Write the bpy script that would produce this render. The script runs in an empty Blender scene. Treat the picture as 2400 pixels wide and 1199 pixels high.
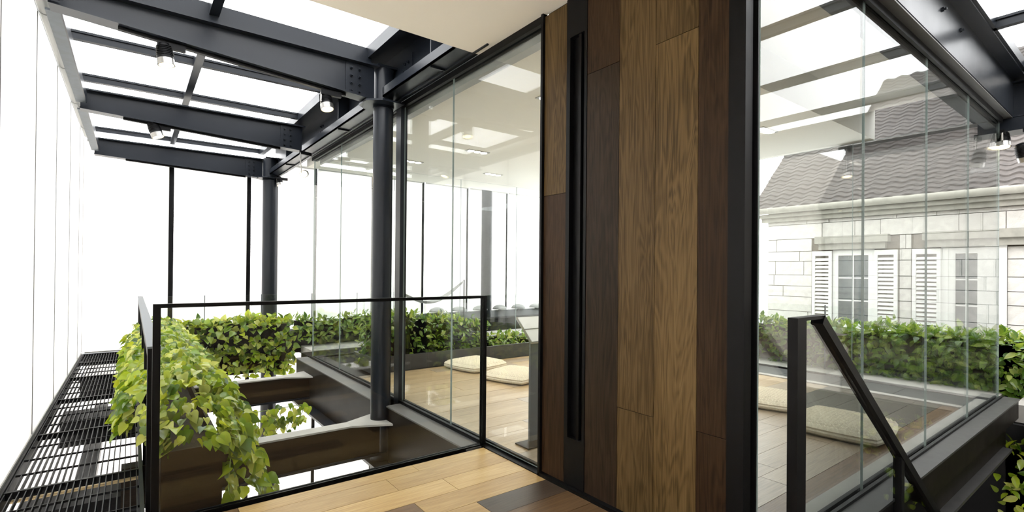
import bpy, math, random
import numpy as np
from mathutils import Matrix, Vector
random.seed(7); rng = np.random.default_rng(7)
S = bpy.context.scene
COL = S.collection
# ------------------------------------------------------------------ camera
FPX, CY = 1173.69, 629.85
YAW, PITCH, ROLL = math.radians(37.162), math.radians(0.2934), math.radians(0.5015)
EYE = 1.3
F = np.array([math.sin(YAW)*math.cos(PITCH), math.cos(YAW)*math.cos(PITCH), math.sin(PITCH)])
Rv = np.array([math.cos(YAW), -math.sin(YAW), 0.0]); Uv = np.cross(Rv, F)
R2 = math.cos(ROLL)*Rv + math.sin(ROLL)*Uv; U2 = -math.sin(ROLL)*Rv + math.cos(ROLL)*Uv
cd = bpy.data.cameras.new('camera'); cam = bpy.data.objects.new('camera', cd); COL.objects.link(cam)
cd.sensor_width = 36; cd.lens = FPX*36/2400; cd.shift_y = (CY-599.5)/2400; cd.clip_start = 0.02
cam.matrix_world = Matrix(((R2[0], U2[0], -F[0], 0), (R2[1], U2[1], -F[1], 0), (R2[2], U2[2], -F[2], EYE), (0, 0, 0, 1)))
S.camera = cam
# ------------------------------------------------------------------ world and exposure
w = bpy.data.worlds.new('overcast_sky'); S.world = w; w.use_nodes = True
bg = w.node_tree.nodes['Background']; bg.inputs[0].default_value = (0.985, 0.99, 1.0, 1); bg.inputs[1].default_value = 5.5
S.view_settings.view_transform = 'Standard'; S.view_settings.look = 'None'
S.view_settings.gamma = 1; S.view_settings.use_curve_mapping = False
S.view_settings.exposure = 0.15
S.cycles.use_denoising = True
S.cycles.max_bounces = 7; S.cycles.diffuse_bounces = 4; S.cycles.glossy_bounces = 3
S.cycles.use_adaptive_sampling = True; S.cycles.adaptive_threshold = 0.03
S.cycles.transmission_bounces = 4; S.cycles.transparent_max_bounces = 28
S.cycles.caustics_reflective = False; S.cycles.caustics_refractive = False
S.cycles.sample_clamp_indirect = 6

# ------------------------------------------------------------------ helpers
class MB:
    def __init__(s): s.v = []; s.f = []; s.m = []
    def add(s, v, f, mi=0):
        o = len(s.v); s.v += [tuple(p) for p in v]; s.f += [tuple(i+o for i in q) for q in f]; s.m += [mi]*len(f); return s
    def box(s, x0, x1, y0, y1, z0, z1, mi=0):
        v = [(x, y, z) for x in (x0, x1) for y in (y0, y1) for z in (z0, z1)]
        return s.add(v, [(0,1,3,2),(4,6,7,5),(0,4,5,1),(2,3,7,6),(0,2,6,4),(1,5,7,3)], mi)
    def prism(s, poly, axis, a, b, mi=0):
        n = len(poly)
        def P(p, t):
            return {'x': (t, p[0], p[1]), 'y': (p[0], t, p[1]), 'z': (p[0], p[1], t)}[axis]
        v = [P(p, a) for p in poly] + [P(p, b) for p in poly]
        f = [tuple(range(n))[::-1], tuple(range(n, 2*n))] + [(i, (i+1) % n, n+(i+1) % n, n+i) for i in range(n)]
        return s.add(v, f, mi)
    def cyl(s, p0, p1, r0, r1=None, n=16, mi=0, caps=True):
        r1 = r0 if r1 is None else r1
        p0 = Vector(p0); p1 = Vector(p1); d = (p1-p0).normalized()
        a = d.orthogonal().normalized(); b = d.cross(a)
        v = []
        for p, r in ((p0, r0), (p1, r1)):
            for i in range(n):
                t = 2*math.pi*i/n; v.append(tuple(p + a*r*math.cos(t) + b*r*math.sin(t)))
        f = [(i, (i+1) % n, n+(i+1) % n, n+i) for i in range(n)]
        if caps: f += [tuple(range(n))[::-1], tuple(range(n, 2*n))]
        return s.add(v, f, mi)
    def tube(s, pts, r, n=6):
        for a, b in zip(pts[:-1], pts[1:]): s.cyl(a, b, r, r, n, caps=True)
        return s
    def mesh(s, name, mats, smooth=False, origin=(0, 0, 0)):
        me = bpy.data.meshes.new(name)
        v = np.array(s.v, float) - np.array(origin, float)
        me.from_pydata(v.tolist(), [], s.f)
        for m in (mats if isinstance(mats, (list, tuple)) else [mats]): me.materials.append(m)
        if any(s.m): me.polygons.foreach_set('material_index', s.m)
        if smooth:
            me.polygons.foreach_set('use_smooth', [True]*len(s.f))
            try: me.set_sharp_from_angle(angle=math.radians(40))
            except Exception: pass
        me.update(); return me
    def build(s, name, mats, parent=None, origin=None, smooth=False, bevel=0):
        pw = WL.get(parent.name, Vector((0, 0, 0))) if parent else Vector((0, 0, 0))
        o3 = Vector(origin) if origin is not None else pw
        o = bpy.data.objects.new(name, s.mesh(name, mats, smooth, o3)); COL.objects.link(o)
        o.parent = parent; o.location = o3 - pw; WL[o.name] = o3.copy()
        if bevel:
            b = o.modifiers.new('bevel', 'BEVEL'); b.width = bevel; b.segments = 2; b.limit_method = 'ANGLE'
        return o
WL = {}
def tag(o, label, cat=None, group=None, kind=None):
    o['label'] = label
    if cat: o['category'] = cat
    if group: o['group'] = group
    if kind: o['kind'] = kind
    return o
def thing(name, loc, label, cat, group=None, kind=None):
    o = bpy.data.objects.new(name, None); COL.objects.link(o); o.location = loc; o.empty_display_size = 0.1
    WL[o.name] = Vector(loc); return tag(o, label, cat, group, kind)
def inst(src, name, parent, loc):
    """copy of a part sharing its mesh, at world loc under parent"""
    o = src.copy(); o.name = name; COL.objects.link(o); o.parent = parent
    o.location = Vector(loc) - WL[parent.name]; WL[o.name] = Vector(loc); return o

# ------------------------------------------------------------------ materials
def newmat(name):
    m = bpy.data.materials.new(name); m.use_nodes = True; nt = m.node_tree
    return m, nt, nt.nodes, nt.links, nt.nodes['Principled BSDF']
def plain(name, col, rough=0.5, metal=0.0, noise=0.0, nscale=6, bump=0.0, bscale=80, spec=0.5):
    m, nt, N, L, P = newmat(name)
    P.inputs['Roughness'].default_value = rough; P.inputs['Metallic'].default_value = metal
    P.inputs['Specular IOR Level'].default_value = spec
    P.inputs['Base Color'].default_value = (*col, 1)
    tc = N.new('ShaderNodeTexCoord')
    if noise:
        n = N.new('ShaderNodeTexNoise'); n.inputs['Scale'].default_value = nscale; n.inputs['Detail'].default_value = 5
        L.new(tc.outputs['Object'], n.inputs['Vector'])
        r = N.new('ShaderNodeValToRGB')
        r.color_ramp.elements[0].position = 0.3; r.color_ramp.elements[1].position = 0.7
        r.color_ramp.elements[0].color = tuple(c*(1-noise) for c in col)+(1,)
        r.color_ramp.elements[1].color = tuple(min(1, c*(1+noise)) for c in col)+(1,)
        L.new(n.outputs['Fac'], r.inputs['Fac']); L.new(r.outputs['Color'], P.inputs['Base Color'])
        mr = N.new('ShaderNodeMapRange'); mr.inputs['To Min'].default_value = rough*0.8; mr.inputs['To Max'].default_value = min(1, rough*1.2)
        L.new(n.outputs['Fac'], mr.inputs['Value']); L.new(mr.outputs['Result'], P.inputs['Roughness'])
    if bump:
        n2 = N.new('ShaderNodeTexNoise'); n2.inputs['Scale'].default_value = bscale; n2.inputs['Detail'].default_value = 4
        L.new(tc.outputs['Object'], n2.inputs['Vector'])
        b = N.new('ShaderNodeBump'); b.inputs['Strength'].default_value = bump; b.inputs['Distance'].default_value = 0.01
        L.new(n2.outputs['Fac'], b.inputs['Height']); L.new(b.outputs['Normal'], P.inputs['Normal'])
    return m
def wood(name, dark, mid, light, axis='x', rough=0.42, ring=0.5, spec=0.35):
    m, nt, N, L, P = newmat(name); P.inputs['Specular IOR Level'].default_value = spec
    tc = N.new('ShaderNodeTexCoord'); oi = N.new('ShaderNodeObjectInfo')
    mul = N.new('ShaderNodeMath'); mul.operation = 'MULTIPLY'; mul.inputs[1].default_value = 37.0
    L.new(oi.outputs['Random'], mul.inputs[0])
    add = N.new('ShaderNodeVectorMath'); add.operation = 'ADD'
    L.new(tc.outputs['Object'], add.inputs[0]); L.new(mul.outputs[0], add.inputs[1])
    def mapped(along, across):
        mp = N.new('ShaderNodeMapping'); sc = [across]*3; sc['xyz'.index(axis)] = along
        mp.inputs['Scale'].default_value = sc; L.new(add.outputs[0], mp.inputs['Vector']); return mp
    a = mapped(0.55, 5.5)
    n1 = N.new('ShaderNodeTexNoise'); n1.inputs['Scale'].default_value = 1.5; n1.inputs['Detail'].default_value = 3; n1.inputs['Distortion'].default_value = 0.5
    L.new(a.outputs[0], n1.inputs['Vector'])
    # ring lines: sine of a slow noise field gives cathedral figure
    m1 = N.new('ShaderNodeMath'); m1.operation = 'MULTIPLY'; m1.inputs[1].default_value = 95
    L.new(n1.outputs['Fac'], m1.inputs[0])
    sn = N.new('ShaderNodeMath'); sn.operation = 'SINE'; L.new(m1.outputs[0], sn.inputs[0])
    b_ = mapped(2.5, 90)
    n2 = N.new('ShaderNodeTexNoise'); n2.inputs['Scale'].default_value = 1.6; n2.inputs['Detail'].default_value = 4
    L.new(b_.outputs[0], n2.inputs['Vector'])
    c_ = mapped(0.5, 1.6)
    n3 = N.new('ShaderNodeTexNoise'); n3.inputs['Scale'].default_value = 2.2; n3.inputs['Detail'].default_value = 2
    L.new(c_.outputs[0], n3.inputs['Vector'])
    s1 = N.new('ShaderNodeMath'); s1.operation = 'MULTIPLY_ADD'; s1.inputs[1].default_value = 0.055*ring; L.new(sn.outputs[0], s1.inputs[0])
    s2 = N.new('ShaderNodeMath'); s2.operation = 'MULTIPLY_ADD'; s2.inputs[1].default_value = 0.62; L.new(n2.outputs['Fac'], s2.inputs[0])
    s3 = N.new('ShaderNodeMath'); s3.operation = 'MULTIPLY_ADD'; s3.inputs[1].default_value = 0.42; s3.inputs[2].default_value = -0.02; L.new(n3.outputs['Fac'], s3.inputs[0])
    L.new(s3.outputs[0], s2.inputs[2]); L.new(s2.outputs[0], s1.inputs[2])
    r = N.new('ShaderNodeValToRGB'); e = r.color_ramp.elements
    e[0].position = 0.28; e[0].color = (*dark, 1); e[1].position = 0.74; e[1].color = (*light, 1)
    x = e.new(0.5); x.color = (*mid, 1)
    L.new(s1.outputs[0], r.inputs['Fac']); L.new(r.outputs['Color'], P.inputs['Base Color'])
    P.inputs['Roughness'].default_value = rough
    bp = N.new('ShaderNodeBump'); bp.inputs['Strength'].default_value = 0.25; bp.inputs['Distance'].default_value = 0.003
    L.new(s1.outputs[0], bp.inputs['Height']); L.new(bp.outputs['Normal'], P.inputs['Normal'])
    return m
def glassmat(name, tint, ior=1.5, gain=1.0):
    m, nt, N, L, P = newmat(name); N.remove(P)
    tr = N.new('ShaderNodeBsdfTransparent'); tr.inputs[0].default_value = (*tint, 1)
    gl = N.new('ShaderNodeBsdfGlossy'); gl.inputs['Roughness'].default_value = 0.0; gl.inputs['Color'].default_value = (gain, gain, gain, 1)
    fr = N.new('ShaderNodeFresnel'); fr.inputs['IOR'].default_value = ior
    # the back face of a pane reflects as much as its front: use the outer index on both sides
    ge = N.new('ShaderNodeNewGeometry'); mx0 = N.new('ShaderNodeMix'); mx0.data_type = 'FLOAT'
    mx0.inputs[2].default_value = ior; mx0.inputs[3].default_value = 1.0/ior
    L.new(ge.outputs['Backfacing'], mx0.inputs[0]); L.new(mx0.outputs[0], fr.inputs['IOR'])
    mx = N.new('ShaderNodeMixShader'); L.new(fr.outputs[0], mx.inputs[0]); L.new(tr.outputs[0], mx.inputs[1]); L.new(gl.outputs[0], mx.inputs[2])
    L.new(mx.outputs[0], N['Material Output'].inputs['Surface']); return m
def translucent(name, col, trans, mixf=0.5):
    m, nt, N, L, P = newmat(name); N.remove(P)
    d = N.new('ShaderNodeBsdfDiffuse'); d.inputs[0].default_value = (*col, 1)
    t = N.new('ShaderNodeBsdfTranslucent'); t.inputs[0].default_value = (*trans, 1)
    tc = N.new('ShaderNodeTexCoord'); n = N.new('ShaderNodeTexNoise'); n.inputs['Scale'].default_value = 60
    mp = N.new('ShaderNodeMapping'); mp.inputs['Scale'].default_value = (1, 1, 0.03); L.new(tc.outputs['Object'], mp.inputs[0]); L.new(mp.outputs[0], n.inputs['Vector'])
    r = N.new('ShaderNodeMapRange'); r.inputs['To Min'].default_value = mixf-0.04; r.inputs['To Max'].default_value = mixf+0.04
    L.new(n.outputs['Fac'], r.inputs['Value'])
    mx = N.new('ShaderNodeMixShader'); L.new(r.outputs[0], mx.inputs[0]); L.new(d.outputs[0], mx.inputs[1]); L.new(t.outputs[0], mx.inputs[2])
    L.new(mx.outputs[0], N['Material Output'].inputs['Surface']); return m
def leafmat(name, cols):
    m, nt, N, L, P = newmat(name)
    oi = N.new('ShaderNodeObjectInfo'); ge = N.new('ShaderNodeNewGeometry')
    a = N.new('ShaderNodeMath'); a.operation = 'ADD'; L.new(oi.outputs['Random'], a.inputs[0]); L.new(ge.outputs['Random Per Island'], a.inputs[1])
    f = N.new('ShaderNodeMath'); f.operation = 'FRACT'; L.new(a.outputs[0], f.inputs[0])
    r = N.new('ShaderNodeValToRGB'); e = r.color_ramp.elements
    e[0].position = 0; e[0].color = (*cols[0], 1); e[1].position = 1; e[1].color = (*cols[-1], 1)
    for i, c in enumerate(cols[1:-1]): x = e.new((i+1)/(len(cols)-1)); x.color = (*c, 1)
    L.new(f.outputs[0], r.inputs['Fac']); L.new(r.outputs['Color'], P.inputs['Base Color'])
    P.inputs['Roughness'].default_value = 0.24
    t = N.new('ShaderNodeBsdfTranslucent'); hs = N.new('ShaderNodeHueSaturation'); hs.inputs['Hue'].default_value = 0.48; hs.inputs['Value'].default_value = 1.5
    L.new(r.outputs['Color'], hs.inputs['Color']); L.new(hs.outputs[0], t.inputs[0])
    mx = N.new('ShaderNodeMixShader'); mx.inputs[0].default_value = 0.35
    L.new(P.outputs[0], mx.inputs[1]); L.new(t.outputs[0], mx.inputs[2]); L.new(mx.outputs[0], N['Material Output'].inputs['Surface']); return m
def emit(name, col, s):
    m, nt, N, L, P = newmat(name); P.inputs['Base Color'].default_value = (*col, 1)
    P.inputs['Emission Color'].default_value = (*col, 1); P.inputs['Emission Strength'].default_value = s; return m

M = dict(
    steel=plain('painted_steel', (0.010, 0.0125, 0.0175), 0.30, 0.0, 0.12, 3, 0.0, 30, 0.26),
    steel_grey=plain('grey_steel', (0.10, 0.115, 0.13), 0.5, 0.3, 0.25, 14),
    steel_mid=plain('grey_painted_sill', (0.085, 0.083, 0.08), 0.45, 0.0, 0.12, 20, 0.05, 150, 0.3),  # mid grey shared by sills, blind cassette and girder underside
    sill_dark=plain('dark_grey_sill', (0.035, 0.034, 0.033), 0.4, 0.0, 0.15, 12, 0.0, 80, 0.3),
    black=plain('black_powder_coat', (0.0035, 0.0035, 0.004), 0.45, 0.0, 0.2, 8, 0, 80, 0.14),
    grating=plain('grating_steel', (0.006, 0.006, 0.007), 0.5, 0.0, 0.3, 10, 0, 80, 0.25),
    brownsteel=plain('dark_brown_steel', (0.008, 0.0062, 0.0045), 0.45, 0.0, 0.2, 4, 0.0, 20, 0.10),
    ceil=plain('warm_white_plaster', (0.88, 0.83, 0.73), 0.85, 0, 0.012, 3),
    ceilw=plain('white_plaster', (0.86, 0.84, 0.78), 0.8, 0, 0.012, 3),
    fabric=translucent('roller_blind_fabric', (0.86, 0.84, 0.81), (0.88, 0.86, 0.83), 0.6),
    rearwall=plain('taupe_plaster', (0.36, 0.325, 0.28), 0.85, 0, 0.03, 3),
    tube=plain('white_roller_tube', (0.30, 0.30, 0.28), 0.4),
    glass=glassmat('clear_glass', (0.97, 0.985, 0.978), 1.42, 0.78),
    roofglass=glassmat('roof_glass', (0.98, 0.985, 0.985), 1.3),
    gedge=translucent('glass_edge_green', (0.26, 0.31, 0.30), (0.32, 0.38, 0.36), 0.5),
    silver=plain('brushed_aluminium', (0.36, 0.35, 0.33), 0.3, 0.9),
    lens=emit('warm_lamp_lens', (1.0, 0.82, 0.50), 9.0),
    down=emit('downlight_lamp', (1.0, 0.93, 0.80), 6.0),
    concrete=plain('pale_concrete', (0.34, 0.325, 0.30), 0.7, 0, 0.12, 5, 0.1, 60),
    lowfloor=plain('pale_lower_floor', (0.62, 0.60, 0.57), 0.5, 0, 0.06, 2),
    darktile=plain('dark_grey_tile', (0.045, 0.045, 0.046), 0.4, 0, 0.12, 6),
    cream=plain('cream_wool', (0.66, 0.60, 0.48), 0.95, 0, 0.12, 60, 0.4, 220),
    white=plain('white_card', (0.75, 0.75, 0.73), 0.5),
    greypost=plain('grey_stand_panel', (0.13, 0.135, 0.135), 0.45, 0.1, 0.05, 6),
    stone=plain('rough_pale_stone', (0.47, 0.45, 0.415), 0.85, 0, 0.10, 9, 0.6, 45),
    mortar=plain('brown_mortar', (0.12, 0.10, 0.07), 0.9, 0, 0.2, 20),
    cornice=plain('weathered_cornice', (0.24, 0.23, 0.195), 0.8, 0, 0.15, 8, 0.2, 40),
    tiles=plain('brown_roof_tile', (0.065, 0.056, 0.05), 0.8, 0, 0.3, 12, 0.3, 60),
    whitepaint=plain('white_painted_wood', (0.58, 0.575, 0.55), 0.55, 0, 0.04, 10),
    winglass=plain('window_pane_grey', (0.06, 0.075, 0.08), 0.08, 0, 0, 1),
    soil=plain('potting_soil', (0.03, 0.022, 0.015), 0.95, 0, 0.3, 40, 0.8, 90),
    pothos=leafmat('pothos_leaf', [(0.05, 0.12, 0.010), (0.20, 0.32, 0.016), (0.46, 0.52, 0.035), (0.10, 0.20, 0.012), (0.60, 0.62, 0.14), (0.035, 0.09, 0.010), (0.32, 0.43, 0.022)]),
    hedge=leafmat('hedge_leaf', [(0.03, 0.08, 0.010), (0.10, 0.20, 0.022), (0.23, 0.33, 0.04), (0.05, 0.12, 0.014), (0.36, 0.42, 0.10)]),
    stem=plain('vine_stem', (0.20, 0.28, 0.06), 0.6),
    pipe=plain('brass_pipe', (0.45, 0.34, 0.18), 0.4, 0.4),
    canvas=translucent('white_canvas', (0.40, 0.40, 0.39), (0.2, 0.2, 0.19), 0.3),
    greywall=plain('grey_render', (0.16, 0.165, 0.17), 0.8, 0, 0.06, 6),
    w_light=wood('oak_light', (0.32, 0.19, 0.07), (0.48, 0.32, 0.13), (0.60, 0.44, 0.21), 'x', 0.38),
    w_gold=wood('oak_golden', (0.26, 0.15, 0.055), (0.40, 0.26, 0.105), (0.51, 0.36, 0.165), 'x', 0.38),
    w_brown=wood('oak_brown', (0.07, 0.038, 0.017), (0.14, 0.080, 0.037), (0.20, 0.12, 0.06), 'x', 0.38),
    w_dark=wood('oak_smoked', (0.03, 0.02, 0.013), (0.056, 0.037, 0.025), (0.085, 0.058, 0.04), 'x', 0.38),
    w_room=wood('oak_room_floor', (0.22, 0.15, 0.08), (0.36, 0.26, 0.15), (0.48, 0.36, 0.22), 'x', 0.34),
    w_room2=wood('oak_room_floor_grey_and_haze', (0.18, 0.14, 0.10), (0.28, 0.22, 0.16), (0.37, 0.30, 0.22), 'x', 0.34),
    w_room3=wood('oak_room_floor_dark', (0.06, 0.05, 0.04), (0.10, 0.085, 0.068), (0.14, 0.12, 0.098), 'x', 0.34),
    w_plant=wood('planter_wood', (0.008, 0.0048, 0.0026), (0.017, 0.0105, 0.006), (0.03, 0.019, 0.011), 'x', 0.4, 0.5, 0.12),
    d_gold=wood('door_golden', (0.042, 0.0245, 0.0078), (0.104, 0.064, 0.0235), (0.158, 0.103, 0.042), 'z', 0.5, 1.3, 0.15),
    d_tan=wood('door_tan', (0.034, 0.0195, 0.0066), (0.078, 0.048, 0.0185), (0.118, 0.076, 0.032), 'z', 0.5, 1.4, 0.13),
    d_dark=wood('door_dark', (0.013, 0.0065, 0.003), (0.030, 0.0155, 0.0075), (0.050, 0.027, 0.013), 'z', 0.5, 1.2, 0.12),
    d_smoke=wood('door_smoked', (0.011, 0.0066, 0.0038), (0.023, 0.0138, 0.0080), (0.038, 0.0235, 0.0138), 'z', 0.5, 1.4, 0.13),
)

# ------------------------------------------------------------------ key dimensions
X0, Y0, X1, Y1 = 2.13, 1.09, 7.145, 7.66        # glass room
ZC = 2.95                                       # ceiling
BY = (4.62, 7.18, 9.74)                         # main beam lines
XL, YB = -0.60, 9.90                            # blind walls
ZL = -3.6                                       # lower level floor

# ------------------------------------------------------------------ deck floor
def planks(parent, xs, rows, z, th, pick, gap=0.003):
    for ri, (ya, yb, joints) in enumerate(rows):
        js = [xs[0]] + [j for j in joints if xs[0] < j < xs[1]] + [xs[1]]
        for ci, (a, b) in enumerate(zip(js[:-1], js[1:])):
            mb = MB(); cx, cy = (a+b)/2, (ya+yb)/2
            zz = z + random.uniform(-0.0006, 0.0006)
            mb.box(a+gap/2, b-gap/2, ya+gap/2, yb-gap/2, zz-th, zz)
            mb.build('plank', pick(ri, ci, cx, cy), parent, (cx, cy, z))
fl = thing('floor', (0.8, 1.5, -0.02), 'oak plank deck in front of the wooden door and railing', 'floor', kind='structure')
MB().box(-0.60, X0, -2.4, 3.10, -0.30, -0.022).build('slab', M['brownsteel'], fl)
MB().box(X0, 2.55, -2.4, Y0-0.04, -0.30, -0.022).build('slab', M['brownsteel'], fl)
rows = [(2.955, 3.075, [0.47, 1.50])]
for k in range(27):
    yb = 2.955 - 0.195*k; ya = yb - 0.195
    jl = {0: [1.27], 1: [1.56], 2: [1.27], 3: [1.56], 4: [0.7, 1.25]}.get(k, [random.uniform(-0.2, 0.6), random.uniform(0.9, 1.7)])
    rows.append((ya, yb, jl))
def pick(ri, ci, cx, cy):
    if ri == 0: return M['w_brown'] if ci == 0 else M['w_light']
    if ri == 1: return M['w_gold'] if ci == 0 else M['w_gold']
    if ri == 2: return M['w_light']
    if ri == 3: return M['w_brown'] if ci == 0 else M['w_gold']
    if ri == 4: return M['w_gold'] if ci == 0 else M['w_dark']
    if ri == 5: return [M['w_gold'], M['w_brown'], M['w_brown']][min(ci, 2)]
    return random.choice([M['w_brown'], M['w_dark'], M['w_gold'], M['w_brown']])
planks(fl, (-0.60, X0-0.05), rows, 0, 0.02, pick)
MB().box(X0-0.05, X0+0.005, Y0-0.02, 3.12, -0.022, 0.006).build('edge_strip', M['black'], fl)
MB().box(X0-0.048, 2.55, -2.4, Y0-0.045, -0.022, 0.0).build('landing_board', M['w_brown'], fl, (2.3, 0, 0))

# ------------------------------------------------------------------ room floor
fr = thing('floor', (4.3, 3.5, -0.02), 'oak plank floor inside the glass room', 'floor', kind='structure')
MB().box(X0+0.03, X1-0.02, Y0+0.02, 8.4, -0.30, -0.022).build('slab', M['brownsteel'], fr)
rows = []; y = Y0+0.30
while y < 6.0:
    yb = min(y+0.205, 6.02); rows.append((y, yb, [random.uniform(2.6, 3.6), random.uniform(4.0, 4.6), 5.25 if y < 2.4 else random.uniform(5.4, 6.0)])); y += 0.205
planks(fr, (X0+0.04, 6.46), rows, 0, 0.02, lambda r, c, cx, cy: M['w_room3'] if cx > 5.25 and cy < 2.4 else (random.choice([M['w_room'], M['w_room'], M['w_room2']]) if cy > 2.9 else M['w_room2']))  # greyer near the stair glass: its reflection and shade put into the boards
MB().box(X0+0.04, 6.46, Y0+0.16, Y0+0.30, -0.022, -0.002).build('dark_border', M['w_brown'], fr, (4, 1.3, 0))
MB().box(X0+0.04, X1-0.02, Y0+0.03, Y0+0.16, -0.022, 0.004).build('pale_border', M['concrete'], fr)
MB().box(6.46, 6.56, Y0+0.16, 6.0, -0.022, 0.012).build('pale_kerb', M['concrete'], fr)
x = 6.56
yy = Y0+0.16
while yy < 6.0:
    MB().box(6.565, X1-0.03, yy+0.003, min(yy+0.6, 6.0)-0.003, -0.022, 0.0).build('tile', M['darktile'], fr, (6.85, yy+0.3, 0)); yy += 0.6

# ------------------------------------------------------------------ lower level
fw = thing('floor', (3, 4, ZL), 'pale floor of the lower level below the void', 'floor', kind='structure')
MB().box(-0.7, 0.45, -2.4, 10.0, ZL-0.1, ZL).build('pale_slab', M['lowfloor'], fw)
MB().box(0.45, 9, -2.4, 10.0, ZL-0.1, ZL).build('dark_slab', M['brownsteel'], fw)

# ------------------------------------------------------------------ ceilings
c1 = MB().box(-0.55, X0-0.02, -2.4, 3.20, ZC, ZC+0.12).build('ceiling', M['ceil'])
tag(c1, 'warm white plaster soffit above the deck', 'ceiling', kind='structure')
c2 = thing('ceiling', (4.5, 4.5, ZC), 'white ceiling of the glass room with a raised strip', 'ceiling', kind='structure')
MB().box(X0+0.1, X1+0.1, 2.21, 8.45, ZC, ZC+0.4).build('ceiling_board', M['ceilw'], c2)
MB().box(X0+0.1, X1+0.1, Y0+0.15, 2.21, 3.32, 3.40).build('recess_board', M['ceilw'], c2)
MB().box(X0+0.06, X0+0.14, 2.5, 7.6, ZC-0.09, ZC).build('blind_cassette', M['tube'], c2)

wr = MB().box(-0.75, 13.5, -2.55, -2.42, ZL, 3.9).build('wall_rear', M['rearwall'])  # unseen wall, stretched far past the deck so the stair glass reflects it
tag(wr, 'plain taupe wall behind the viewer, extended unseen to block sky reflections', 'wall', kind='structure')
# ------------------------------------------------------------------ glass room facades
def pane(parent, x0, x1, y0, y1, z0, z1):
    mb = MB()
    mb.box(x0, x1, y0, y1, z0, z1)
    # the two large faces are glass, the four narrow ones show the green edge
    if (x1-x0) < (y1-y0): mb.m = [0, 0, 1, 1, 1, 1]
    else: mb.m = [1, 1, 0, 0, 1, 1]
    return mb.build('pane', [M['glass'], M['gedge']], parent)
T = 0.012
w1 = thing('window_1', (X0, 5, 0), 'floor to ceiling glass wall of the room beside the steel column', 'glass wall', kind='structure')
ys = [2.455, 3.637, 4.56, 4.70, 5.28, 6.46, 7.66]
for a, b in ((2.455, 3.637), (3.637, 4.58), (4.70, 5.28), (5.28, 6.46), (6.46, Y1)):
    pane(w1, X0-T/2, X0+T/2, a+0.004, b-0.004, 0.02, ZC-0.02)
MB().box(X0-0.035, X0-0.012, 3.14, Y1, 0.0, 0.03).box(X0+0.012, X0+0.035, 2.46, Y1, 0.0, 0.03).build('bottom_track', M['black'], w1)
MB().box(X0-0.04, X0-0.01, 2.455, Y1, ZC-0.05, ZC).box(X0+0.01, X0+0.04, 2.455, Y1, ZC-0.05, ZC).build('top_track', M['black'], w1)
MB().box(X0-0.04, X0+0.03, 4.585, 4.695, -0.4, ZC).build('post', M['steel'], w1)
w2 = thing('window_2', (4.6, Y0, 0), 'glass wall of the room above the stair ledge', 'glass wall', kind='structure')
for a, b in ((2.165, 3.387), (3.387, 4.622), (4.622, 5.858), (5.858, X1)):
    pane(w2, a+0.003, b-0.003, Y0-T/2, Y0+T/2, 0.03, ZC-0.05)
MB().box(2.2, X1, Y0-0.03, Y0-0.010, 0.03, 0.06).box(2.2, X1, Y0+0.010, Y0+0.03, 0.03, 0.06).build('bottom_track', M['black'], w2)
MB().box(2.2, X1, Y0-0.03, Y0-0.010, ZC-0.07, ZC-0.02).box(2.2, X1, Y0+0.010, Y0+0.03, ZC-0.07, ZC-0.02).build('top_track', M['black'], w2)
w3 = thing('window_3', (4.6, Y1, 0), 'rear glass wall of the room facing the back blinds', 'glass wall', kind='structure')
for k in range(4):
    a = X0+0.01+k*1.255; pane(w3, a+0.003, a+1.252, Y1-T/2, Y1+T/2, 0.02, ZC-0.02)
MB().box(X0, X1, Y1-0.025, Y1+0.025, 0.0, 0.02).build('bottom_track', M['black'], w3)
w4 = thing('window_4', (X1, 4, 0), 'glass wall of the room facing the stone building', 'glass wall', kind='structure')
k = 0; a = Y0+0.01
while a < Y1-0.2:
    b = min(a+1.31, Y1-0.01); pane(w4, X1-T/2, X1+T/2, a+0.003, b-0.003, 0.02, ZC-0.02); a += 1.31
MB().box(X1-0.025, X1+0.025, Y0, Y1, 0.0, 0.02).build('bottom_track', M['black'], w4)
# sills and girders carrying the glass
s1 = thing('floor_girder', (2.0, 5.4, -0.3), 'dark steel girder with grey sill under the glass wall', 'girder', kind='structure')
MB().box(1.95, X0-0.034, 3.10, 4.56, -0.01, 0.002).build('sill', M['steel_mid'], s1)
MB().box(1.93, X0-0.034, 4.80, Y1+0.15, -0.01, 0.002).build('sill', M['steel_mid'], s1)
MB().box(1.955, X0+0.05, 3.10, 4.50, -0.52, -0.01).box(1.94, X0+0.05, 4.78, Y1+0.14, -0.52, -0.01).build('web', M['brownsteel'], s1)
MB().box(1.80, X0+0.05, 3.10, Y1+0.14, -0.545, -0.52).build('lower_flange', M['steel'], s1)
s2 = thing('stair_girder', (4.7, 1.0, -0.2), 'dark steel girder with wide sill below the right-hand glass wall', 'girder', kind='structure')
MB().box(2.2, X1+0.10, 0.94, Y0-0.032, 0.03, 0.045).box(2.2, X1+0.03, Y0+0.032, Y0+0.03+0.02, 0.0, 0.03).build('sill', M['sill_dark'], s2)
MB().box(2.2, X1+0.09, 0.95, Y0+0.05, -0.155, 0.03).build('fascia', M['brownsteel'], s2)
MB().box(2.2, X1, 1.03, Y0+0.05, -0.42, -0.155).build('web', M['brownsteel'], s2)
MB().box(2.2, X1-0.15, 0.96, Y0+0.05, -0.445, -0.42).build('lower_flange', M['sill_dark'], s2)

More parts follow.
